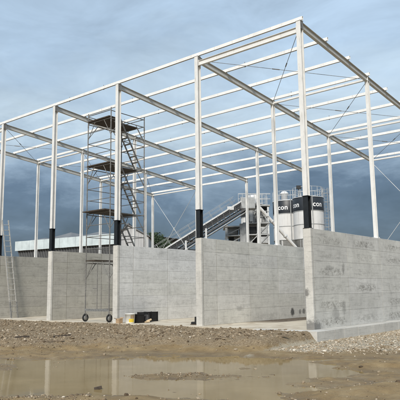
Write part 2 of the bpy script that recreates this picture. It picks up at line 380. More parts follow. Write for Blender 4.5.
# loose stones: far too many to count
def stones_mat():
    mt, t, b = mat('loose_stone'); a = t.nodes.new('ShaderNodeAttribute'); a.attribute_name = 'tone'
    n = noise(t, 30, 4, .6, coords(t))
    c = ramp(t, a.outputs['Fac'], [(0, (.085, .058, .033)), (.35, (.225, .168, .104)), (.7, (.38, .31, .22)), (1, (.62, .56, .46))])
    t.links.new(mixc(t, .7, c, ramp(t, n, [(.3, g(.75)), (.7, g(1.15))]), 'MULTIPLY'), b.inputs['Base Color']); b.inputs['Roughness'].default_value = .92
    return mt
M['stone'] = stones_mat()
def stones(name, pts, sizes, tones, seed, label, cat):
    r = np.random.RandomState(seed); ph = (1 + 5 ** .5) / 2
    iv = np.array([(-1, ph, 0), (1, ph, 0), (-1, -ph, 0), (1, -ph, 0), (0, -1, ph), (0, 1, ph), (0, -1, -ph), (0, 1, -ph), (ph, 0, -1), (ph, 0, 1), (-ph, 0, -1), (-ph, 0, 1)]) / 1.9
    it = np.array([(0, 11, 5), (0, 5, 1), (0, 1, 7), (0, 7, 10), (0, 10, 11), (1, 5, 9), (5, 11, 4), (11, 10, 2), (10, 7, 6), (7, 1, 8), (3, 9, 4), (3, 4, 2), (3, 2, 6), (3, 6, 8), (3, 8, 9), (4, 9, 5), (2, 4, 11), (6, 2, 10), (8, 6, 7), (9, 8, 1)])
    n = len(pts); vs = iv[None] * (1 + .35 * (r.rand(n, 12, 1) - .5)) * sizes[:, None, None] * (.65 + .7 * r.rand(n, 1, 3)) * np.array([1, 1, .75])
    a = r.rand(n) * 6.283; ca_, sa_ = np.cos(a)[:, None], np.sin(a)[:, None]
    x = vs[..., 0] * ca_ - vs[..., 1] * sa_; y = vs[..., 0] * sa_ + vs[..., 1] * ca_
    vs = np.stack([x, y, vs[..., 2]], -1) + pts[:, None]
    fs = it[None] + 12 * np.arange(n)[:, None, None]
    me = npmesh(name, vs.reshape(-1, 3), fs.reshape(-1, 3), 3, [M['stone']], False)
    at_ = me.attributes.new('tone', 'FLOAT', 'POINT'); at_.data.foreach_set('value', np.repeat(tones, 12).astype(np.float32))
    return tag(link(name, me), label, cat, kind='stuff')
r = np.random.RandomState(5)
n = 420000
v = 7.8 + (34 - 7.8) * r.rand(n) ** 1.25; u = (r.rand(n) * 2 - 1) * (v * .36 + .6)
X = CAM.x + u * RH.x + v * FH.x; Y = CAM.y + u * RH.y + v * FH.y
_, _, vvv, n1, n2, outr, rub = zones(X, Y); zz = height(X, Y)
patch = np.clip(.5 + fbm(X, Y, .9, 3, 77) * 3.2, 0, 1)
okb = (Y < -.5) & ~((X < .68) & (X > -.6) & (Y > -.95))
near = ss(10.2, 9.0, vvv + .35 * np.clip(u + 1, 0, 9))
isl = np.exp(-((v - 11.75 + .05 * u + n1 * .7) / .45) ** 2) * np.exp(-((u + .9) / 1.2) ** 2)
prob = np.maximum.reduce([rub * (.30 + .70 * patch ** 1.5), .55 * near * patch, .5 * isl, .02 + .10 * patch ** 4])
keep = (r.rand(n) < prob * .36) & okb & (zz > ZW - .012)
X, Y, zz, rb = X[keep], Y[keep], zz[keep], rub[keep]; k = len(X)
sz = np.clip(.0088 * np.exp(r.randn(k) * .62) * (1 + .4 * rb), .0045, .055)
stones('rubble', np.stack([X, Y, zz + sz * .2], -1), sz, np.clip(.36 + .21 * r.randn(k), 0, 1), 9, 'grey brown stones and clods strewn over the bank before the bays', 'rubble')
n = 26000
X = .62 + 6.5 * r.rand(n) ** 1.2; Y = -3.5 + 14 * r.rand(n)
_, _, vvv, _, _, outr, _ = zones(X, Y); keep = (r.rand(n) < outr * ss(14.4, 15.6, vvv) * .8) & (X > .66)
X, Y = X[keep], Y[keep]; k = len(X); sz = np.clip(.012 * np.exp(r.randn(k) * .5), .006, .05)
stones('gravel', np.stack([X, Y, height(X, Y) + sz * .2], -1), sz, np.clip(.66 + .24 * r.randn(k), 0, 1), 13, 'pale crushed gravel lying along the plinth of the gable wall', 'gravel')

# ------------------------------------------------------------------ floor slab and plinth
mt, t, b = mat('dusty_floor_concrete'); v = coords(t)
n1_ = noise(t, .8, 5, .6, v, .4); n2_ = noise(t, 9, 5, .65, v)
c = ramp(t, n1_, [(.3, (.50, .44, .345)), (.7, (.66, .60, .49))]); c = mixc(t, .6, c, ramp(t, n2_, [(.3, g(.85)), (.7, g(1.08))]), 'MULTIPLY')
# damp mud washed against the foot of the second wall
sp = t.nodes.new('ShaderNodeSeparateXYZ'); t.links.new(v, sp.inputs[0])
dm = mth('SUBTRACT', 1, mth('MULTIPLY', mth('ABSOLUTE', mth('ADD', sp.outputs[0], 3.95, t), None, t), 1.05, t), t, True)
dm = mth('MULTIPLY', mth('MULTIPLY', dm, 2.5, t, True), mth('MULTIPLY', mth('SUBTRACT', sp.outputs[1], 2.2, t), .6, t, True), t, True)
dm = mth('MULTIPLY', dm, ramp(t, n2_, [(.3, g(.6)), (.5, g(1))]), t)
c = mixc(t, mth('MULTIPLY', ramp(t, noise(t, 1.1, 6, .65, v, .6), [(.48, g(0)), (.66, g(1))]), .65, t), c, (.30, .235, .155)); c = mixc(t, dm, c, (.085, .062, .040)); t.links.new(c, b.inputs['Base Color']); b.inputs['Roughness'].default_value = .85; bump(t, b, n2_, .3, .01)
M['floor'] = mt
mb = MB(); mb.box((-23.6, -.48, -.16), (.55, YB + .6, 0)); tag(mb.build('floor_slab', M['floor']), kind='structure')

pl = thing('concrete_plinth', (.4, 0, -.3), 'low grey concrete plinth with block joints under the gable wall', 'plinth')
CC = (.54, .525, .485)
edges = [-.80]
for wd in (1.15, .62, 1.05, 1.25, .9, 1.3, 1.1, 1.2, 1.2, 1.2, 1.2, 1.2, 1.2, 1.2, 1.2): edges.append(edges[-1] + wd)
for i in range(len(edges) - 1):
    mb = MB(); z1 = .012 + random.uniform(-.008, .006)
    mb.bar((.37, edges[i] + .009, (z1 - .5) / 2), (.37, edges[i + 1] - .009, (z1 - .5) / 2), .468, z1 + .5, (1, 0, 0), .012)
    kk = random.uniform(.95, 1.06); o = mb.build('block', M['conc_plain'], pl); o.color = (CC[0] * kk, CC[1] * kk, CC[2] * kk, 1)
for a_, b_ in ((-.66, .13), (-1.7, -.672)):
    mb = MB(); mb.bar((a_, -.645, -.24), (b_, -.645, -.24), .31, .5, (0, 1, 0), .012)
    o = mb.build('block', M['conc_plain'], pl); o.color = (*CC, 1)

# ------------------------------------------------------------------ concrete walls of the bays
panel_cache = {}
def panel_mesh(ly, lz, mt):
    key = (round(ly, 3), round(lz, 3), mt.name)
    if key not in panel_cache:
        mb = MB(); c = .003; hx = T / 2; a, b_ = ly / 2 - .0085, lz / 2 - .003
        vs = [(sx * (hx if k == 0 else hx - c), sy * (a - c if k == 0 else a), sz_ * (b_ - c if k == 0 else b_)) for sx in (-1, 1) for k in (0, 1) for sy, sz_ in ((-1, -1), (1, -1), (1, 1), (-1, 1))]
        L0, L1, R0, R1 = 0, 4, 8, 12
        fs = [(L0 + 3, L0 + 2, L0 + 1, L0), (R0, R0 + 1, R0 + 2, R0 + 3)]
        for i in range(4):
            j = (i + 1) % 4
            fs += [(L0 + i, L0 + j, L1 + j, L1 + i), (L1 + i, L1 + j, R1 + j, R1 + i), (R1 + i, R1 + j, R0 + j, R0 + i)]
        mb.add(vs, fs); panel_cache[key] = mb.mesh('panel', mt)
    return panel_cache[key]
WL = []
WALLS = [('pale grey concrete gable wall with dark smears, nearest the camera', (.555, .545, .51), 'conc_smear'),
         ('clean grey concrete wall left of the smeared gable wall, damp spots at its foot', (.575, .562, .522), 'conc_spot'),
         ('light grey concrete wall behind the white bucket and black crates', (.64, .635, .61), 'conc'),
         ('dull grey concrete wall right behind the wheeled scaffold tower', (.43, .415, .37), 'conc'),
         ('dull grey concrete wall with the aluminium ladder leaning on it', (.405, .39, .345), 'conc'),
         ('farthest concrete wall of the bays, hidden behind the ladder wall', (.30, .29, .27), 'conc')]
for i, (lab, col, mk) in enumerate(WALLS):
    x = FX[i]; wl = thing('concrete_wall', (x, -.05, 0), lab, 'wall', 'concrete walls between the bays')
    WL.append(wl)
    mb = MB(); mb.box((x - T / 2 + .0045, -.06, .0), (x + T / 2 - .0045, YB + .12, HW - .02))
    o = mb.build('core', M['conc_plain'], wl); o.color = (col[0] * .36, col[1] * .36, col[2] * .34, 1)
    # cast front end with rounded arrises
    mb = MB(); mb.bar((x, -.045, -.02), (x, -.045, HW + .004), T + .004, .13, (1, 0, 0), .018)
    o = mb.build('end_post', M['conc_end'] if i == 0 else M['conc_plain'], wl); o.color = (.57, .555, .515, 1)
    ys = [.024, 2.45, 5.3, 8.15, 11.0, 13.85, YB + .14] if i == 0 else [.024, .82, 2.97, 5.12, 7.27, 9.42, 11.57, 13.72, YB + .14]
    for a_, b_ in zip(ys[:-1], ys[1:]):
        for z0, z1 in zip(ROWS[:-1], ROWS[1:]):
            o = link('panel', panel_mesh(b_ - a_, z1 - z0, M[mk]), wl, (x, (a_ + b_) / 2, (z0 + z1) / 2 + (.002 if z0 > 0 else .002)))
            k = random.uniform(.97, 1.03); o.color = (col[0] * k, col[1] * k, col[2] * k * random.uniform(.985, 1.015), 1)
mb = MB(); mb.box((FX[5] - T / 2, YB + .3, 0), (FX[0] + T / 2, YB + .57, HW - .01))
o = mb.build('concrete_wall', M['conc_plain']); o.color = (.36, .35, .33, 1); tag(o, 'long concrete back wall closing the bays, hidden behind the dividing walls', 'wall')

# ------------------------------------------------------------------ steel frame
SF = thing('steel_frame', (FX[0] - 2.5 * B, YB / 2, HW), 'tall white steel hall frame of columns, rafters and purlins on concrete walls', 'steel frame')
M_cap = M['white']
def column(x, y, front):
    ztop = rz(y) + (.10 if front else -.105); w_, d_ = (.165, .185) if front else (.135, .14)
    zb = HW + 1.07 if front else HW + .02
    mb = MB(); mb.ibeam((x, y, zb), (x, y, ztop), d_, w_, (1, 0, 0), .014, .011)
    mb.bar((x, y, ztop), (x, y, ztop + .014), w_ + .03, d_ + .03, (1, 0, 0))
    o = mb.build('column', M['white'], SF)
    if front:
        mb = MB(); mb.ibeam((x, y, HW + .02), (x, y, zb - .018), d_ + .012, w_ + .012, (1, 0, 0), .018, .03)
        mb.bar((x, y, zb - .018), (x, y, zb + .002), w_ + .06, d_ + .06, (1, 0, 0)); mb.bar((x, y, HW + .004), (x, y, HW + .02), .235, .24, (1, 0, 0))
        s_ = mb.build('base_sleeve', M['black'], o); s_.matrix_parent_inverse = Matrix.Identity(4)
    else:
        mb = MB(); mb.bar((x, y, HW + .004), (x, y, HW + .02), .24, .26, (1, 0, 0))
        for sx in (-.085, .085):
            for sy in (-.1, .1): mb.tube((x + sx, y + sy, HW + .02), (x + sx, y + sy, HW + .06), .011, 6)
        s_ = mb.build('base_plate', M['white'], o); s_.matrix_parent_inverse = Matrix.Identity(4)
for i, x in enumerate(FX):
    for j in range(4): column(x, j * D, j == 0)
    mb = MB(); y0, y1 = -.02, YB + .12
    mb.ibeam((x, y0, rz(y0)), (x, y1, rz(y1)), .22, .115, (1, 0, 0), .012, .009)
    mb.bar((x, y0 - .0, rz(0) - .13), (x, y0 - .0, rz(0) + .12), .14, .02, (1, 0, 0))
    rf = mb.build('rafter', M['rafter'], SF)
    for j in range(1, 4):
        mb = MB(); y = j * D
        for sx in (-1, 1): mb.bar((x + sx * .03, y, rz(y) - .098), (x + sx * .03, y, rz(y) + .098), .045, .01, (1, 0, 0))
        q = mb.build('stiffener', M['white'], rf); q.matrix_parent_inverse = Matrix.Identity(4)
    for q in range(10):
        y = q * D / 3; z = rz(y) + .113; mb = MB()
        sx = .05 if i < 5 else -.05
        mb.bar((x - .055, y + .042, z + .045), (x + .055, y + .042, z + .045), .010, .10, (0, 1, 0)); mb.bar((x - .05, y + .06, z + .004), (x + .05, y + .06, z + .004), .09, .008, (0, 1, 0))
        o = mb.build('cleat', M['galvd'], rf); o.matrix_parent_inverse = Matrix.Identity(4)
for i, x in enumerate(FX):
    for nm, y_, z_, hh_ in (('knee_plate', .105, rz(0) - .02, .30),):
        mb = MB(); mb.bar((x, y_, z_ - hh_ / 2 - .05), (x, y_, z_ + hh_ / 2 - .02), .15, .018, (1, 0, 0))
        for sx in (-.05, .05):
            for k in range(4): mb.tube((x + sx, y_, z_ - .14 + k * .09), (x + sx, y_ + .03, z_ - .14 + k * .09), .013, 6)
        mb.bar((x + .0855, 0, z_ - .16), (x + .0855, 0, z_ + .10), .006, .15, (1, 0, 0))
        mb.build(nm, M['galvd'], SF)
XR, XL = .135, FX[5] - .135
for q in range(10):
    y = q * D / 3; z = rz(y) + .185; mb = MB(); hh = .125; ww = .055
    # hat channel, open below
    ww = .07
    mb.bar((XL, y, z + hh / 2), (XR, y, z + hh / 2), ww, .006, (0, 1, 0))
    mb.bar((XL, y, z), (XR, y, z), .006, hh - .006, (0, 1, 0), off=(-ww / 2, 0)); mb.bar((XL, y, z), (XR, y, z), .006, hh - .006, (0, 1, 0), off=(ww / 2, 0))
    mb.bar((XL, y, z), (XR, y, z), .018, .005, (0, 1, 0), off=(ww / 2 - .012, -hh / 2 + .003))
    pu = mb.build('purlin', M['purlin'], SF)
    for jx in (FX[2] - 1.0, FX[1] + 1.0 if q % 2 else FX[3] + 1.1):
        mb = MB();  mb.tube((jx, y, z + .06), (jx, y, z + .135), .012, 6); mb.bar((jx - .02, y, z - .075), (jx + .02, y, z - .075), .05, .02, (0, 1, 0))
        o = mb.build('sag_bracket', M['galvd'], pu); o.matrix_parent_inverse = Matrix.Identity(4)
def strut(a, b_, z, y, h, w_, kind):
    mb = MB(); x0, x1 = FX[b_] + .1, FX[a] - .1
    if kind == 'i': mb.ibeam((x0, y, z), (x1, y, z), h, w_, (0, 1, 0), .012, .009)
    else: mb.bar((x0, y, z), (x1, y, z), w_, h, (0, 1, 0), .008)
    for xx in (x0, x1): mb.bar((xx, y, z - h / 2 - .02), (xx, y, z + h / 2 + .02), .012, w_ + .05, (1, 0, 0))
    mb.build('tie_beam', M['white'], SF)
strut(0, 1, H - .18, 0, .20, .10, 'i'); strut(4, 5, H - .18, 0, .20, .10, 'i')
for a_, b_ in ((0, 1), (4, 5)):
    for j in (1, 2, 3): strut(a_, b_, rz(j * D) - .02, j * D, .085, .085, 't')
def rod(p, q, r_=.011, mt='rod', tb=.5, nm='brace_rod'):
    p = Vector(p); q = Vector(q); mb = MB(); mb.tube(p, q, r_, 6)
    o = mb.build(nm, M[mt], SF); d = (q - p).normalized(); c = p.lerp(q, tb)
    mb = MB(); mb.tube(c - d * .15, c + d * .15, r_ * 2.2, 6); o2 = mb.build('turnbuckle', M[mt], o); o2.matrix_parent_inverse = Matrix.Identity(4)
for a_, b_ in ((0, 1), (4, 5)):
    for j in range(3):
        y0, y1 = j * D + .12, (j + 1) * D - .12
        rod((FX[a_] - .08, y0, rz(y0) - .06), (FX[b_] + .08, y1, rz(y1) - .06), .010, 'galvd', .42)
        rod((FX[b_] + .08, y0, rz(y0) - .03), (FX[a_] - .08, y1, rz(y1) - .03), .010, 'galvd', .45)
    zt = rz(YB) - .25
    rod((FX[a_] - .1, YB, zt), (FX[b_] + .1, YB - .03, HW + .1), .014, 'white', .5); rod((FX[b_] + .1, YB + .03, zt), (FX[a_] - .1, YB, HW + .1), .014, 'white', .5)

# ------------------------------------------------------------------ scaffold tower
TX0, TX1, TY0, TY1 = -11.12, -9.56, -.05, 2.0
st = thing('scaffold_tower', ((TX0 + TX1) / 2, (TY0 + TY1) / 2, 0), 'tall wheeled scaffold tower with dark plywood decks and zigzag ladders', 'scaffold tower')
for x in (TX0, TX1):
    for y in (TY0, TY1):
        mb = MB(); mb.tube((x, y, .30), (x, y, 9.36), .024, 8)
        for z in (2.4, 4.5, 6.6, 8.7): mb.tube((x, y, z), (x, y, z + .12), .031, 8)
        mb.build('post', M['galvd'], st)
        wh = MB(); wh.lathe([(.115, -.028), (.15, -.03), (.165, -.015), (.165, .015), (.15, .03), (.115, .028), (.115, -.028)], 20, (x + .02, y, .168), 'x')
        ty = wh.build('wheel', M['rubber'], st)
        wh = MB(); wh.lathe([(.0, -.02), (.115, -.022), (.115, .022), (.0, .02)], 16, (x + .02, y, .168), 'x'); rm = wh.build('rim', M['galv'], ty); rm.matrix_parent_inverse = Matrix.Identity(4)
        wh = MB()
        for sx in (-.03, .07): wh.bar((x + sx, y, .16), (x + sx, y, .35), .008, .06, (1, 0, 0))
        wh.bar((x - .04, y, .34), (x + .08, y, .34), .07, .012, (0, 1, 0)); fk = wh.build('fork', M['galvd'], ty); fk.matrix_parent_inverse = Matrix.Identity(4)
DECKS = [2.63, 4.78, 6.88, 8.96]
def trail(p, q, r_=.019, nm='rail'):
    mb = MB(); mb.tube(p, q, r_, 7); return mb.build(nm, M['galvd'], st)
for z in DECKS[1:] + [9.32]:
    for y in (TY0, TY1): trail((TX0, y, z - .07), (TX1, y, z - .07))
    for x in (TX0, TX1): trail((x, TY0, z - .10), (x, TY1, z - .10))
for z0 in DECKS[:-1]:
    for dz in (.52, 1.05, 1.55):
        for y in (TY0, TY1): trail((TX0, y, z0 + dz), (TX1, y, z0 + dz), .016, 'rung')
    for dz in (.55, 1.05):
        for x in (TX0, TX1): trail((x, TY0, z0 + dz), (x, TY1, z0 + dz), .016)
for y in (TY0, TY1):
    for z in (.50, ): 
        mb = MB(); mb.bar((TX0, y, z), (TX1, y, z), .05, .10, (0, 1, 0)); mb.build('base_rail', M['galv'], st)
    trail((TX0, y, 2.52), (TX1, y, 2.52)); trail(((TX0 + TX1) / 2, y, .55), ((TX0 + TX1) / 2, y, 2.52), .016)
    trail(((TX0 + TX1) / 2 - .28, y, 1.42), ((TX0 + TX1) / 2, y, 1.42), .014); trail(((TX0 + TX1) / 2 + .27, y, .55), ((TX0 + TX1) / 2 + .27, y, 2.52), .012)
for x in (TX0, TX1): trail((x, TY0, .5), (x, TY1, .5)); trail((x, TY0, 2.52), (x, TY1, 2.52))
for z in DECKS:
    for y in (TY0, TY1):
        trail((TX0, y, z - .85), (TX0 + .48, y, z - .07), .015, 'brace'); trail((TX1, y, z - .85), (TX1 - .48, y, z - .07), .015, 'brace')
    for x in (TX0, TX1): trail((x, TY1, z - .8), (x, TY1 - .55, z - .1), .015, 'brace'); trail((x, TY0, z - .8), (x, TY0 + .55, z - .1), .015, 'brace')
for k, z in enumerate(DECKS):
    full = k > 0
    xs = np.linspace(TX0 + .03, TX1 - .03, 4) if full else [TX0 + .06, TX0 + .7]
    for a_, b_ in zip(xs[:-1], xs[1:]):
        mb = MB(); hole = full and k > 0 and b_ > TX1 - .1
        ya = TY0 - (.28 if k == 1 else .08); yb = TY1 + .08
        mb.bar(((a_ + b_) / 2, ya, z), ((a_ + b_) / 2, yb if not hole else TY0 + .55, z), b_ - a_ - .02, .045, (1, 0, 0))
        mb.build('deck_board', M['ply'], st)
for k in range(len(DECKS) - 1):
    z0, z1 = DECKS[k] + (.02 if k else .0), DECKS[k + 1]; xa, xb = TX1 - .48, TX1 - .08
    pa = (TY1 - .15, z0); pb = (TY0 + .62, z1 + .02); mb = MB()
    for x in (xa, xb): mb.bar((x, pa[0], pa[1]), (x, pb[0], pb[1]), .03, .07, (1, 0, 0))
    ld = mb.build('access_ladder', M['galvd'], st); nn = 8
    for q in range(1, nn):
        f_ = q / nn; y = pa[0] + (pb[0] - pa[0]) * f_; z = pa[1] + (pb[1] - pa[1]) * f_; mb = MB(); mb.bar((xa + .015, y, z), (xb - .015, y, z), .13, .025, (0, 1, 0))
        o = mb.build('step', M['galvd'], ld); o.matrix_parent_inverse = Matrix.Identity(4)

# ------------------------------------------------------------------ leaning ladder
ld = thing('ladder', (-17.62, .5, 0), 'long aluminium ladder leaning against the concrete wall at far left', 'ladder')
L0, L1 = (Vector((-17.60, .40, .01)), Vector((-17.60, .78, .01))); T0, T1 = (Vector((-18.16, .02, 5.08)), Vector((-18.16, .38, 5.10)))
for a_, b_ in ((L0, T0), (L1, T1)):
    mb = MB(); mb.bar(a_, b_, .032, .075, (0, 1, 0)); rl = mb.build('rail', M['alu'], ld)
    mb = MB(); mb.bar(a_ + Vector((.03, 0, 0)), a_.lerp(b_, .16) + Vector((.03, 0, 0)), .05, .09, (0, 1, 0)); q = mb.build('foot', M['galv'], rl); q.matrix_parent_inverse = Matrix.Identity(4)
for k in range(1, 18):
    f_ = k / 18 + .005; mb = MB(); mb.tube(L0.lerp(T0, f_), L1.lerp(T1, f_), .017, 7); mb.build('rung', M['alu'], ld)

# ------------------------------------------------------------------ small things on the floor
M['bucket'] = plain('white_bucket_plastic', (.74, .73, .68), .4, 0, 8, .08)
M['yellow'] = plain('yellow_print', (.72, .52, .05), .5, 0, 20, .1)
M['print'] = plain('brown_print', (.30, .22, .14), .5, 0, 30, .6)
M['blackp'] = plain('black_plastic', (.008, .008, .009), .5, 0, 10, .3)
M['card'] = plain('cardboard', (.36, .25, .15), .85, 0, 14, .25)
M['oldwood'] = plain('weathered_lath', (.19, .15, .105), .9, 0, 14, .4)
M['wood'] = plain('pale_wood', (.55, .43, .28), .8, 0, 12, .25)
bx, by = -8.20, -.12
bk = thing('bucket', (bx, by, 0), 'white plastic bucket with yellow print beside the light grey wall', 'bucket')
mb = MB(); mb.lathe([(0, 0), (.17, 0), (.175, .012), (.20, .36), (.212, .362), (.212, .385), (.195, .385), (.19, .37), (.165, .03), (0, .03)], 28, (bx, by, 0)); mb.build('body', M['bucket'], bk)
mb = MB()
def patch_cyl(mb, c, r0, r1, z0, z1, a0, a1, n=8):
    vs = []
    for z, r_ in ((z0, r0), (z1, r1)):
        for i in range(n + 1):
            a = a0 + (a1 - a0) * i / n; vs.append((c[0] + r_ * math.cos(a), c[1] + r_ * math.sin(a), c[2] + z))
    mb.add(vs, [(i, i + 1, n + 2 + i, n + 1 + i) for i in range(n)], True)
av = math.atan2(CAM.y - by, CAM.x - bx)
patch_cyl(mb, (bx, by, 0), .179, .190, .05, .185, av - .25, av + .95); mb.build('print', M['yellow'], bk)
mb = MB(); patch_cyl(mb, (bx, by, 0), .1915, .2025, .20, .33, av + .1, av + 1.0); mb.build('print', M['print'], bk)
mb = MB(); mb2 = [(.2 * math.cos(a), .2 * math.sin(a)) for a in np.linspace(0, math.pi, 12)]
for p, q in zip(mb2[:-1], mb2[1:]): mb.tube((bx + p[0], by + .03 + p[1] * .35, .37 - p[1] * .35), (bx + q[0], by + .03 + q[1] * .35, .37 - q[1] * .35), .004, 5)
mb.build('handle', M['galv'], bk)
tb = thing('tub', (-8.13, .30, 0), 'small black plastic tub right of the white bucket', 'tub')
mb = MB()
def openbox(mb, x0, x1, y0, y1, z1, tk=.015, flare=.02):
    for a_, b_ in (((x0, y0, 0), (x1, y0 + tk, z1)), ((x0, y1 - tk, 0), (x1, y1, z1)), ((x0, y0 + tk, 0), (x0 + tk, y1 - tk, z1)), ((x1 - tk, y0 + tk, 0), (x1, y1 - tk, z1))): mb.box(a_, b_)
    mb.box((x0 + tk, y0 + tk, .004), (x1 - tk, y1 - tk, .02))
openbox(mb, -8.28, -7.98, .14, .46, .34); mb.build('body', M['blackp'], tb)
mb = MB()
for a_, b_ in (((-8.30, .12, .32), (-7.96, .138, .35)), ((-8.30, .462, .32), (-7.96, .48, .35)), ((-8.30, .14, .32), (-8.282, .46, .35)), ((-7.978, .14, .32), (-7.96, .46, .35))): mb.box(a_, b_)
mb.build('rim', M['blackp'], tb)
def crate(cx, cy, lab):
    c_ = thing('crate', (cx, cy, 0), lab, 'crate', 'black crates on the floor'); s_ = .185; h_ = .40
    for (a_, b_) in (((cx - s_, cy - s_, 0), (cx + s_, cy - s_ + .016, h_)), ((cx - s_, cy + s_ - .016, 0), (cx + s_, cy + s_, h_)), ((cx - s_, cy - s_ + .017, 0), (cx - s_ + .016, cy + s_ - .017, h_)), ((cx + s_ - .016, cy - s_ + .017, 0), (cx + s_, cy + s_ - .017, h_))):
        mb = MB(); mb.box(a_, b_); mb.build('side_panel', M['blackp'], c_)
    mb = MB(); mb.box((cx - s_ + .017, cy - s_ + .017, .01), (cx + s_ - .017, cy + s_ - .017, .03)); mb.build('bottom', M['blackp'], c_)
    for sx, sy in ((-1, -1), (1, -1), (-1, 1), (1, 1)):
        mb = MB(); mb.box((cx + sx * (s_ + .006) - .012, cy + sy * (s_ + .006) - .012, .0), (cx + sx * (s_ + .006) + .012, cy + sy * (s_ + .006) + .012, h_ + .01)); mb.build('corner_post', M['blackp'], c_)
    for z in (.12, .385):
        mb = MB(); mb.box((cx - s_, cy - s_ - .012, z), (cx + s_, cy - s_ - .001, z + .022)); mb.box((cx + s_ + .001, cy - s_, z), (cx + s_ + .012, cy + s_, z + .022)); mb.build('rib', M['blackp'], c_)
crate(-8.52, .98, 'black plastic crate standing nearer the black tub'); crate(-8.52, 1.42, 'black plastic crate farther from the bucket, rightmost of the two')
cb = thing('carton', (-8.62, -.30, 0), 'small brown cardboard carton left of the white bucket', 'carton')
mb = MB(); mb.box((-8.74, -.40, 0), (-8.53, -.22, .19)); mb.build('body', M['card'], cb)
mb = MB(); mb.bar((-8.74, -.40, .192), (-8.78, -.47, .21), .16, .004, (1, 0, 0)); mb.bar((-8.635, -.217, .192), (-8.635, -.13, .23), .20, .004, (1, 0, 0)); mb.build('flap', M['card'], cb)
jc = thing('jerry_can', (-8.05, .66, 0), 'dark grey jerry can between black tub and crates', 'can')
mb = MB(); mb.bar((-8.05, .66, 0), (-8.05, .66, .32), .26, .14, (1, 0, 0), .03); mb.build('body', plain('dark_grey_plastic', (.05, .05, .052), .5), jc)
mb = MB(); mb.bar((-8.14, .66, .37), (-7.99, .66, .37), .03, .03, (0, 1, 0)); mb.bar((-8.14, .66, .31), (-8.14, .66, .38), .03, .03, (1, 0, 0)); mb.bar((-7.99, .66, .31), (-7.99, .66, .38), .03, .03, (1, 0, 0)); mb.tube((-7.93, .66, .32), (-7.93, .66, .37), .03, 10); mb.build('handle', M['blackp'], jc)
ob = MB(); ob.bar((-8.0, .55, .03), (-7.74, .50, .05), .09, .05, (0, 1, .1), .008); ob.bar((-7.86, .47, .06), (-7.72, .62, .14), .07, .04, (0, 0, 1), .006)
tag(ob.build('timber_offcut', M['wood']), 'pale timber offcut lying in front of the black crates', 'timber')
wb = thing('work_boot', (-5.42, .55, 0), 'dark work boot standing left of the clean wall end', 'boot')
mb = MB(); bxx, byy = -5.05, .30
mb.bar((bxx - .0, byy, .03), (bxx, byy, .30), .12, .11, (1, 0, 0), .03); mb.bar((bxx + .02, byy, .075), (bxx - .22, byy, .06), .10, .10, (0, 1, 0), .03); mb.build('upper', M['rubber'], wb)
mb = MB(); mb.bar((bxx + .07, byy, .014), (bxx - .25, byy, .014), .12, .028, (0, 1, 0), .008); mb.build('sole', plain('brown_sole', (.07, .05, .035), .8), wb)

# debris in the mud
for k, (px, py, L, an) in enumerate(((48, 345, .9, .1), (22, 342, .5, -.3), (62, 341.5, .55, .5), (98, 388.5, .13, .2), (282, 344, .45, .4))):
    d = _f + RT * ((px - 200) / FPX) + UP * ((200 - py) / FPX); P = CAM + d * ((-.24 - CAM.z) / d.z if py < 360 else (-.36 - CAM.z) / d.z)
    z = max(ZW - .01, float(height(np.array([P.x]), np.array([P.y]))[0])); dr = RH * math.cos(an) + FH * math.sin(an)
    mb = MB(); mb.bar(Vector((P.x, P.y, z + .02)) - dr * L / 2, Vector((P.x, P.y, z + .045)) + dr * L / 2, .05, .025, (0, 0, 1), .004)
    tag(mb.build('timber_offcut', M['ply'] if k in (1, 2, 3) else M['oldwood']), ['longest weathered lath lying on the rubble bank at the left', 'short dark board on the rubble bank nearest the left edge', 'dark stick poking from the rubble below the scaffold', 'dark wood scrap in the puddle at the bottom', 'weathered lath on the rubble left of the plinth'][k], 'timber', 'wood scraps on the ground')

# ------------------------------------------------------------------ concrete plant behind
mt, t, b = mat('silo_white_steel'); n_ = noise(t, 1.6, 6, .65, coords(t, 'Object', (2.5, 2.5, .3))); n2_ = noise(t, 1.0, 5, .6, coords(t))
c = mixc(t, .8, (.69, .69, .68), ramp(t, n_, [(.30, (.76, .74, .71)), (.5, g(1))]), 'MULTIPLY'); c = mixc(t, .6, c, ramp(t, n2_, [(.3, g(.85)), (.7, g(1.05))]), 'MULTIPLY')
t.links.new(c, b.inputs['Base Color']); b.inputs['Roughness'].default_value = .45; M['silo'] = mt
M['band'] = plain('silo_dark_band', (.018, .022, .028), .45, 0, 2, .15)
M['letter'] = plain('white_lettering', (.82, .82, .82), .5, 0, 3, .03)
M['pgrey'] = plain('plant_grey_steel', (.33, .34, .34), .55, .1, 3, .2)
M['plight'] = plain('plant_light_steel', (.55, .56, .56), .5, .1, 3, .15)
M['pdark'] = plain('plant_dark_steel', (.022, .025, .028), .6, .1, 3, .3)
M['pmid'] = plain('plant_mid_grey_steel', (.36, .37, .37), .6, .1, 3, .3)
M['pmid2'] = plain('conveyor_frame_steel', (.07, .074, .08), .6, .1, 3, .3)
M['belt'] = plain('conveyor_belt', (.016, .017, .018), .7, 0, 5, .3)
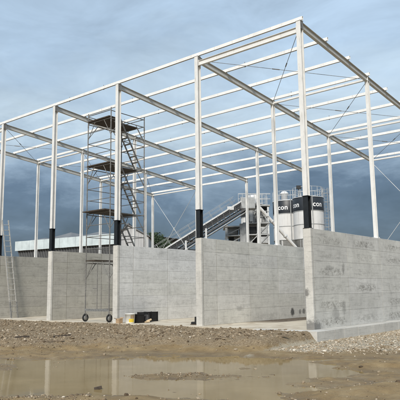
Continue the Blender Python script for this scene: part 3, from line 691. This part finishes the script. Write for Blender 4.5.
def lettering(word, center, radius, ang, zc, hgt, parent):
    cu = bpy.data.curves.new('lettering', 'FONT'); cu.body = word; cu.size = hgt * 1.45; cu.align_x = 'CENTER'; cu.offset = .028 * hgt; cu.extrude = 0; cu.space_character = 1.05; cu.resolution_u = 4
    to = bpy.data.objects.new('lettering_curve', cu); COL.objects.link(to); bpy.context.view_layer.update()
    me = bpy.data.meshes.new_from_object(to.evaluated_get(bpy.context.evaluated_depsgraph_get())); bpy.data.objects.remove(to)
    import bmesh
    bm = bmesh.new(); bm.from_mesh(me)
    bmesh.ops.subdivide_edges(bm, edges=[e for e in bm.edges if e.calc_length() > .12], cuts=3, use_grid_fill=True)
    bmesh.ops.triangulate(bm, faces=bm.faces[:])
    for v_ in bm.verts:
        a = ang + v_.co.x / radius; v_.co = Vector((center[0] + radius * math.cos(a), center[1] + radius * math.sin(a), zc + v_.co.y - hgt / 2))
    bm.to_mesh(me); bm.free(); me.materials.clear(); me.materials.append(M['letter']); me.name = 'lettering'
    return link('lettering', me, parent)
def silo(px, y_top, v_, rad, text_angles, lab, flt):
    P = at(px, y_top, v_); zt = at(px, y_top, v_ - rad).z; c = (P.x, P.y)
    s_ = thing('cement_silo', (c[0], c[1], 0), lab, 'silo', 'cement silos of the plant')
    zb = zt - 4.15; mb = MB(); R_ = rad
    mb.lathe([(R_, zb), (R_, zt)], 48, (c[0], c[1], 0)); body = mb.build('body', M['silo'], s_)
    mb = MB(); mb.lathe([(R_ + .012, zt - 1.32), (R_ + .014, zt - 1.31), (R_ + .014, zt - .02), (R_ + .0, zt)], 48, (c[0], c[1], 0)); mb.build('band', M['band'], s_)
    for z in (zb + .02, zb + 1.45, zt - 1.36):
        mb = MB(); mb.lathe([(R_, z - .03), (R_ + .03, z - .03), (R_ + .03, z + .03), (R_, z + .03)], 48, (c[0], c[1], 0), smooth=False); mb.build('ring', M['pgrey'], s_)
    mb = MB(); mb.lathe([(R_ + .05, zt), (R_ + .05, zt + .05), (R_ * .5, zt + .22), (0, zt + .28)], 40, (c[0], c[1], 0)); mb.build('roof', M['plight'], s_)
    mb = MB(); mb.lathe([(R_, zb), (.25, zb - 2.5), (.22, zb - 2.9)], 40, (c[0], c[1], 0)); mb.build('hopper', M['pgrey'], s_)
    for k in range(4):
        a = math.pi / 4 + k * math.pi / 2 + YAW; x, y = c[0] + R_ * .93 * math.cos(a), c[1] + R_ * .93 * math.sin(a)
        mb = MB(); mb.tube((x, y, -.2), (x, y, zb + .1), .11, 10); mb.build('leg', M['plight'], s_)
    pc = [(c[0] + R_ * math.cos(a), c[1] + R_ * math.sin(a)) for a in np.linspace(0, 2 * math.pi, 17)[:-1]]
    for k in range(16):
        p, q = pc[k], pc[(k + 1) % 16]
        mb = MB(); mb.tube((p[0], p[1], zt + .02), (p[0], p[1], zt + 1.05), .022, 5)
        for z in (.55, 1.05): mb.tube((p[0], p[1], zt + z), (q[0], q[1], zt + z), .02, 5)
        mb.build('handrail', M['plight'], s_)
    if flt:
        mb = MB(); o_ = flt; mb.lathe([(.0, zt + .1), (.36, zt + .1), (.36, zt + .85), (.46, zt + .9), (.46, zt + 1.0), (.25, zt + 1.2), (0, zt + 1.25)], 18, (c[0] + o_[0], c[1] + o_[1], 0)); mb.build('filter', M['silo'], s_)
    # fill pipe down the side that faces the camera's right
    a = math.atan2(-FH.y, -FH.x) + math.radians(4); xx, yy = c[0] + (R_ + .09) * math.cos(a), c[1] + (R_ + .09) * math.sin(a)
    mb = MB(); mb.tube((xx, yy, .9), (xx, yy, zt + .15), .05, 8); mb.build('fill_pipe', M['pgrey'], s_)
    for ta in text_angles:
        lettering('con', c, R_ + .02, math.atan2(-FH.y, -FH.x) + math.radians(ta), zt - .70, .50, s_)
    return c, zt
cB, ztB = silo(307.8, 196.5, 58.0, 1.52, (27, -66, 117, 207), 'nearest white silo with dark lettered band beside the caged ladder', None)
cA, ztA = silo(287.0, 200.3, 61.5, 1.52, (-27, 63, 153, 243), 'middle white silo with dark lettered band and filter on its roof', (-.25, -.1))
cC, ztC = silo(254.0, 204.2, 65.0, 1.52, (110, 200), 'leftmost white silo, mostly hidden behind the mixing plant', None)
# caged ladder
P = at(326.8, 230, 58.5); cl = thing('caged_ladder', (P.x, P.y, 0), 'tall grey caged ladder at the right of the silos', 'ladder')
zt = ztB + 1.15
for s_ in (-.22, .22):
    mb = MB(); q = P + RH * s_; mb.tube((q.x, q.y, -.2), (q.x, q.y, zt), .035, 6); mb.build('rail', M['pgrey'], cl)
for z in np.arange(2.0, zt, .32):
    mb = MB(); a_, b_ = P - RH * .22, P + RH * .22; mb.tube((a_.x, a_.y, z), (b_.x, b_.y, z), .022, 5); mb.build('rung', M['pgrey'], cl)
for z in np.arange(3.2, zt + .1, .85):
    mb = MB(); hp = [P + RH * (.36 * math.cos(a)) - FH * (.36 * math.sin(a) + .05) for a in np.linspace(-.2, math.pi + .2, 9)]
    for p, q in zip(hp[:-1], hp[1:]): mb.tube((p.x, p.y, z), (q.x, q.y, z), .022, 5)
    mb.build('hoop', M['pgrey'], cl)
for a in np.linspace(.2, math.pi - .2, 4):
    q = P + RH * (.36 * math.cos(a)) - FH * (.36 * math.sin(a) + .05); mb = MB(); mb.tube((q.x, q.y, 3.2), (q.x, q.y, zt), .018, 5); mb.build('cage_bar', M['pgrey'], cl)
# floodlight on a mast
P = at(298.6, 187.5, 57.0); fl = thing('floodlight', (P.x, P.y, 0), 'dark floodlight on a thin mast above the silos', 'floodlight')
mb = MB(); mb.tube((P.x, P.y, -.2), (P.x, P.y, P.z), .05, 7); mb.build('mast', M['pgrey'], fl)
mb = MB(); q = P - FH * .12; mb.bar(q - RH * .24, q + RH * .24, .36, .2, (0, 0, 1), .03); mb.build('lamp_head', M['pdark'], fl)
# conveyor
VC = 53.0
def cv(px, py, dv=0): return at(px, py, VC + dv)
A0, A1 = cv(150, 262.5), cv(243, 204.5)
dirc = (A1 - A0).normalized(); nrm = dirc.cross(FH).normalized()
if nrm.z < 0: nrm = -nrm
cvt = thing('conveyor', (A0.x, A0.y, 0), 'long inclined belt conveyor with handrail rising to the mixing plant', 'conveyor')
for k, dv in enumerate((-.45, .45)):
    o_ = FH * dv
    mb = MB(); mb.bar(A0 + o_ + nrm * .30, A1 + o_ + nrm * .30, .06, .13, FH); mb.build('side_beam', M['plight'], cvt)
    mb = MB(); mb.bar(A0 + o_ - nrm * .52, A1 + o_ - nrm * .52, .06, .15, FH); mb.build('lower_beam', M['pmid2'], cvt)
    mb = MB(); A2 = A0.lerp(A1, .96); mb.tube(A0 + o_ + nrm * 1.05, A2 + o_ + nrm * 1.05, .016, 5); mb.tube(A0 + o_ + nrm * .7, A2 + o_ + nrm * .7, .013, 5)
    for q in range(9):
        c_ = A0.lerp(A1, q / 8.9 + .02) + o_; mb.tube(c_ + nrm * .35, c_ + nrm * 1.05, .016, 5)
    mb.build('handrail', M['pgrey'], cvt)
mb = MB(); mb.bar(A0 + nrm * .08, A1 + nrm * .08, .86, .06, FH); mb.bar(A0 - nrm * .30, A1 - nrm * .30, .80, .05, FH); mb.build('belt', M['belt'], cvt)
mb = MB(); mb.bar(A0 - FH * .40 + nrm * .02, A1 - FH * .40 + nrm * .02, .02, .42, FH); mb.build('skirt', M['pdark'], cvt)
mb = MB(); mb.bar(A0 - FH * .44 - nrm * .76, A1 - FH * .44 - nrm * .76, .05, .07, FH); mb.bar(A0 + FH * .44 - nrm * .76, A1 + FH * .44 - nrm * .76, .05, .07, FH); mb.build('cable_tray', M['pgrey'], cvt)
for q in range(22):
    c_ = A0.lerp(A1, (q + .5) / 22); mb = MB(); mb.tube(c_ - FH * .45 - nrm * .24, c_ + FH * .45 - nrm * .24, .055, 8); mb.build('roller', M['pgrey'], cvt)
for q in range(16):
    c_ = A0.lerp(A1, (q + .3) / 16); e_ = A0.lerp(A1, (q + .8) / 16); mb = MB(); mb.bar(c_ - FH * .47 - nrm * .5, e_ - FH * .47 + nrm * .28, .04, .05, FH); mb.build('web_member', M['pmid2'], cvt)
for px, py in ((206, 229), (186, 241)):
    c_ = cv(px, py); 
    for dv in (-.45, .45):
        q = c_ + FH * dv; mb = MB(); mb.bar((q.x, q.y, -.2), (q.x, q.y, c_.z), .16, .16, RH); mb.build('support_leg', M['plight'], cvt)
mb = MB(); c_ = A1 + dirc * .3; mb.bar(c_ - RH * .55 - nrm * .1, c_ + RH * .75 - nrm * .1, .95, 1.1, FH, .08); mb.build('head_housing', M['pgrey'], cvt)
# small motor box on the conveyor
c_ = cv(230.5, 208.5, -.3); mb = MB(); mb.bar(c_ - RH * .3, c_ + RH * .3, .35, .34, (0, 0, 1), .04); mb.build('motor', M['plight'], cvt)
# mixing plant tower
VM = 55.0
def mv(px, py, dv=0): return at(px, py, VM + dv)
P = mv(247, 260); mxp = thing('mixing_plant', (P.x, P.y, 0), 'grey steel mixing plant with platforms and hoppers between conveyor and silos', 'mixing plant')
def mbox(nm, x0, y0, x1, y1, d0, d1, mt, c=.02):
    a_ = mv(x0, y1, d0); b_ = mv(x1, y0, d0); wdt = (b_ - a_).dot(RH); o_ = a_ + RH * (wdt / 2) + FH * ((d1 - d0) / 2)
    mb = MB(); mb.bar((o_.x, o_.y, a_.z), (o_.x, o_.y, b_.z), wdt, d1 - d0, RH, c); return mb.build(nm, M[mt], mxp)
for px in (226.3, 246.9, 258, 268.5):
    for d_ in (0, 2.6): 
        q = mv(px, 230, d_); top = mv(px, 207 if px > 230 else 224, d_).z; mb = MB(); mb.bar((q.x, q.y, -.2), (q.x, q.y, top), .22 if px < 260 else .16, .22, RH); mb.build('frame_post', M['plight'], mxp)
for (x0, x1, y) in ((224, 244, 226.5), (226, 244, 235.5), (243, 270, 223), (246, 270, 234.5), (238, 270, 205.5)):
    mbox('platform', x0, y - .9, x1, y + .7, -.2, 2.8, 'pgrey')
mbox('hopper', 240.2, 223.5, 246.0, 246, -.25, 1.2, 'pmid', .05); mbox('control_box', 249.5, 210.5, 252.8, 221.5, -.2, .8, 'plight', .03); mbox('control_box', 254, 212, 259.5, 222, .2, 1.4, 'pgrey', .03)
mbox('mixer', 260.5, 227.5, 268, 233.5, -.1, 2.2, 'pmid', .12); mbox('mixer', 259.8, 236.5, 269, 243, -.1, 2.2, 'pmid', .12); mbox('mixer', 248, 226.5, 257, 233, .2, 2.2, 'pdark', .1); mbox('hopper', 227.5, 228, 238.5, 234, .4, 2.2, 'pgrey', .1)
mbox('cladding', 261.5, 204.8, 267.6, 216, .6, 2.4, 'pdark', .03); mbox('cladding', 244, 206.5, 250, 214, 1.2, 2.6, 'pdark', .03)
mb = MB(); q = mv(252.6, 210, .5)
mb.lathe([(0, 0), (.32, 0), (.36, .3), (.36, .9), (.25, 1.1), (.27, 1.35), (.14, 1.5), (0, 1.52)], 16, (q.x, q.y, mv(252.6, 210.5, .5).z)); mb.build('dust_filter', M['silo'], mxp)
mb = MB(); q = mv(249.3, 205, .3); mb.tube((q.x, q.y, q.z), (q.x, q.y, q.z + .9), .16, 10); q2 = mv(255.5, 203, .6); mb.tube((q2.x, q2.y, q2.z - .3), (q2.x, q2.y, q2.z + .8), .2, 10); mb.tube(mv(249.3, 199.5, .3), mv(255.5, 202, .6), .12, 10); mb.build('duct', M['silo'], mxp)
for k, (x0, y0, x1, y1) in enumerate(((226.3, 235, 243.5, 226.8), (226.3, 245, 243.5, 236), (247, 246, 258, 235), (258, 235, 268.5, 224), (247, 222, 258, 207), (258, 207, 268.5, 222), (258, 246, 268.5, 235))):
    mb = MB(); mb.bar(mv(x0, y0, -.12), mv(x1, y1, -.12), .09, .09, FH); mb.build('diagonal_brace', M['pgrey'], mxp)
for k, (x0, y0, x1, y1, d0, mt_) in enumerate(((229, 236.5, 234, 243, .6, 'pdark'), (234.8, 237.5, 238.5, 244, .5, 'pgrey'), (246.8, 214.5, 249, 222, .2, 'pdark'), (262.5, 217, 266.5, 222, .4, 'pmid'), (248.5, 236, 252.5, 244, .5, 'pgrey'), (253.5, 237.5, 257, 246, .8, 'pdark'))):
    mbox('equipment_box', x0, y0, x1, y1, d0, d0 + 1.0, mt_, .04)
for (x0, x1, yb, d_) in ((238.5, 270.5, 204.5, -.2), (238.5, 270.5, 204.5, 2.6), (246, 270, 222, -.2)):
    nps = int((x1 - x0) / 4)
    for k in range(nps):
        a_ = mv(x0 + (x1 - x0) * k / nps, yb, d_); b_ = mv(x0 + (x1 - x0) * (k + 1) / nps, yb, d_); mb = MB(); hh = Vector((0, 0, 1))
        mb.tube(a_, a_ + hh * 1.05, .022, 5); mb.tube(a_ + hh * 1.05, b_ + hh * 1.05, .022, 5); mb.tube(a_ + hh * .55, b_ + hh * .55, .018, 5); mb.build('handrail', M['plight'], mxp)
# feed screw
s0, s1 = at(258.5, 206.5, 54.6), at(299, 251, 56.4); fs_ = thing('feed_screw', (s1.x, s1.y, 0), 'white inclined screw pipe running down from plant to silos', 'screw conveyor')
mb = MB(); mb.tube(s0, s1, .16, 14); mb.build('pipe', M['silo'], fs_)
for f_ in (.0, .33, .66, .97):
    c_ = s0.lerp(s1, f_); d_ = (s1 - s0).normalized(); mb = MB(); mb.tube(c_ - d_ * .05, c_ + d_ * .05, .21, 14); mb.build('flange', M['plight'], fs_)
mb = MB(); d_ = (s1 - s0).normalized(); mb.tube(s0 - d_ * .5, s0, .13, 12); mb.tube(s0, s0 - Vector((0, 0, .8)), .12, 10); mb.build('motor', M['pgrey'], fs_)

# ------------------------------------------------------------------ far buildings
M['fascia'] = plain('pale_blue_sheet', (.55, .62, .635), .4, 0, .9, .14)
M['dwall'] = plain('dark_sheet_wall', (.075, .078, .082), .6, 0, .6, .25)
M['roofg'] = plain('grey_sheet_roof', (.15, .155, .16), .6, 0, .5, .15)
M['lgrey'] = plain('light_grey_sheet', (.40, .405, .41), .6, 0, .6, .12)
a0, a1 = at(15, 246, 118), at(121, 246, 103); dx = (a1 - a0); dx.z = 0; dx.normalize(); dn = Vector((-dx.y, dx.x, 0))
if dn.dot(FH) < 0: dn = -dn
hall = thing('hall', (a0.x, a0.y, 0), 'low hall with pale blue fascia over a dark wall, far left', 'building')
zt_, zb_ = at(15, 241.7, 118).z, at(15, 251, 118).z
e0 = Vector((a0.x, a0.y, 0)); Lh = (Vector((a1.x, a1.y, 0)) - e0).length + 1.5; Wd = 24.0
npan = 14
for k in range(npan):
    p = e0 + dx * (Lh * k / npan + .02); q = e0 + dx * (Lh * (k + 1) / npan - .02); off = .02 if k % 2 else 0
    mb = MB(); mb.bar(p + Vector((0, 0, (zt_ + zb_) / 2)) + dn * (.15 - off), q + Vector((0, 0, (zt_ + zb_) / 2)) + dn * (.15 - off), .3, zt_ - zb_ + random.uniform(-.03, .03), dn); mb.build('fascia_panel', M['fascia'], hall)
mb = MB(); p = e0 + dn * .3; q = e0 + dn * Wd; mb.bar(p + Vector((0, 0, (zt_ + zb_) / 2)), q + Vector((0, 0, (zt_ + zb_) / 2)), .3, zt_ - zb_, dx); mb.build('fascia_panel', M['fascia'], hall)
# wall that leans back below the fascia
mb = MB(); b0 = e0 + dx * 1.4 + dn * 1.2; vs = [e0 + dx * .25 + dn * .5 + Vector((0, 0, zb_)), e0 + dx * Lh + dn * .5 + Vector((0, 0, zb_)), e0 + dx * Lh + dn * 2.2 + Vector((0, 0, -.3)), e0 + dx * 3.0 + dn * 2.2 + Vector((0, 0, -.3)),
      e0 + dx * .25 + dn * (Wd - 1) + Vector((0, 0, zb_)), e0 + dx * Lh + dn * (Wd - 1) + Vector((0, 0, zb_)), e0 + dx * Lh + dn * (Wd - 2) + Vector((0, 0, -.3)), e0 + dx * 3.0 + dn * (Wd - 2) + Vector((0, 0, -.3))]
mb.add(vs, [(0, 1, 2, 3), (5, 4, 7, 6), (4, 0, 3, 7), (1, 5, 6, 2), (4, 5, 1, 0)]); mb.build('wall', M['dwall'], hall)
for k in range(40):
    f_ = k / 40; p = e0 + dx * (.6 + (Lh - 1) * f_) + dn * .44 + Vector((0, 0, zb_ - .02)); q = e0 + dx * (3.2 + (Lh - 3.4) * f_) + dn * 2.1 + Vector((0, 0, -.2)); mb = MB(); mb.bar(p, q, .12, .1, dx); mb.build('rib', M['roofg'], hall)
for (s0_, s1_, hh) in ((1.5, 7.5, .8), (7.8, 15.5, 1.45), (15.8, 22.5, 1.1)):
    mb = MB(); pm = e0 + dx * ((s0_ + s1_) / 2) + dn * 4; bs = [e0 + dx * s0_ + dn * .4, e0 + dx * s1_ + dn * .4, e0 + dx * s1_ + dn * 14, e0 + dx * s0_ + dn * 14]
    vs = [v_ + Vector((0, 0, zt_ - .05)) for v_ in bs] + [pm + Vector((0, 0, zt_ + hh))]
    mb.add(vs, [(0, 1, 4), (1, 2, 4), (2, 3, 4), (3, 0, 4)]); mb.build('roof', M['roofg'], hall)
mb = MB(); mb.bar(e0 + dx * (Lh / 2) + dn * .4 + Vector((0, 0, zt_ - .08)), e0 + dx * (Lh / 2) + dn * Wd + Vector((0, 0, zt_ - .08)), Lh, .06, dx); mb.build('flat_roof', M['roofg'], hall)
# light grey shed with a gable
VS = 84
gp = [at(117.5, 236, VS), at(127.8, 225.4, VS), at(148.5, 236.5, VS)]
sh = thing('shed', (gp[1].x, gp[1].y, 0), 'light grey gabled shed behind the scaffold tower', 'building')
fr = [Vector((gp[0].x, gp[0].y, -.3)), Vector((gp[2].x, gp[2].y, -.3)), gp[2], gp[1], gp[0]]
bkp = [v_ + FH * 14 for v_ in fr]; mb = MB()
mb.add(fr + bkp, [(0, 1, 2, 3, 4), (9, 8, 7, 6, 5), (1, 6, 7, 2), (0, 4, 9, 5)]); mb.build('wall', M['lgrey'], sh)
for a_, b_ in ((3, 4), (2, 3)):
    mb = MB(); p, q = fr[a_], fr[b_]; nr = (q - p).normalized(); e1 = p - nr * .25; e2 = q + nr * .25; up_ = Vector((0, 0, .09))
    vs = [e1 - FH * .3, e2 - FH * .3, e2 + FH * 14.3, e1 + FH * 14.3]; mb.add([v_ + up_ * .3 for v_ in vs] + [v_ + up_ * 2 for v_ in vs], [(0, 1, 2, 3), (7, 6, 5, 4), (0, 4, 5, 1), (1, 5, 6, 2), (2, 6, 7, 3), (3, 7, 4, 0)]); mb.build('roof', M['roofg'], sh)
mb = MB(); q = gp[1]
for k in range(1, 12):
    f_ = k / 12; xx = gp[0].lerp(gp[2], f_); top = (gp[0].lerp(gp[1], f_ * (gp[2] - gp[0]).dot(RH) / (gp[1] - gp[0]).dot(RH)).z if f_ < .33 else gp[1].lerp(gp[2], (f_ - .33) / .67).z) - .15
    mb.bar(Vector((xx.x, xx.y, -.2)) - FH * .02, Vector((xx.x, xx.y, top)) - FH * .02, .08, .05, RH)
mb.build('seam_strip', M['lgrey'], sh)

# ------------------------------------------------------------------ trees far behind
M['bark'] = plain('bark', (.07, .055, .04), .9, 0, 8, .3)
def leafm(nm, col):
    mt, t, b = mat(nm); oi = noise(t, 1.5, 4, .6, coords(t)); t.links.new(ramp(t, oi, [(.3, tuple(c * .6 for c in col)), (.7, tuple(c * 1.4 for c in col))]), b.inputs['Base Color']); b.inputs['Roughness'].default_value = .7; return mt
M['leaf'] = leafm('dark_leaves', (.035, .06, .025))
def tree(px, py_top, v_, crown_r, lab, seed):
    rr = np.random.RandomState(seed); P = at(px, py_top, v_); base = Vector((P.x, P.y, -.3)); Ht = P.z + .3
    tr = thing('tree', base, lab, 'tree', 'trees behind the bays'); mb = MB()
    mb.tube(base, base + Vector((.1, 0, Ht * .55)), .22, 9, .12); tips = []
    for k in range(7):
        a = k * 2.4; z = Ht * (.35 + .06 * k); p = base + Vector((0, 0, z)); q = p + Vector((math.cos(a) * crown_r * .6, math.sin(a) * crown_r * .6, Ht * .22)); mb.tube(p, q, .09, 6, .03); tips.append(q)
    mb.build('trunk', M['bark'], tr)
    cl = [np.array(q) for q in tips] + [np.array(base + Vector((0, 0, Ht * .85)))]; cl += [c_ + rr.randn(3) * crown_r * .3 for c_ in cl for _ in range(2)]
    nl = 5200; cc = np.array(cl)[rr.randint(len(cl), size=nl)] + rr.randn(nl, 3) * np.array([1, 1, .8]) * crown_r * .22
    cc = cc[cc[:, 2] < base.z + Ht]; nl = len(cc); a = rr.randn(nl, 3); a /= np.linalg.norm(a, axis=1)[:, None]; b_ = np.cross(a, rr.randn(nl, 3)); b_ /= np.linalg.norm(b_, axis=1)[:, None]; s_ = .10 + .09 * rr.rand(nl, 1)
    vs = np.stack([cc - a * s_, cc + b_ * s_ * .55, cc + a * s_, cc - b_ * s_ * .55], 1).reshape(-1, 3)
    link('crown', npmesh('crown', vs, np.arange(nl * 4).reshape(-1, 4), 4, [M['leaf']], False), tr)
tree(155, 232.5, 92, 2.3, 'dark green leafy tree just right of the grey shed', 3)
tree(161, 238, 104, 2.2, 'small dark tree behind the conveyor foot', 8)
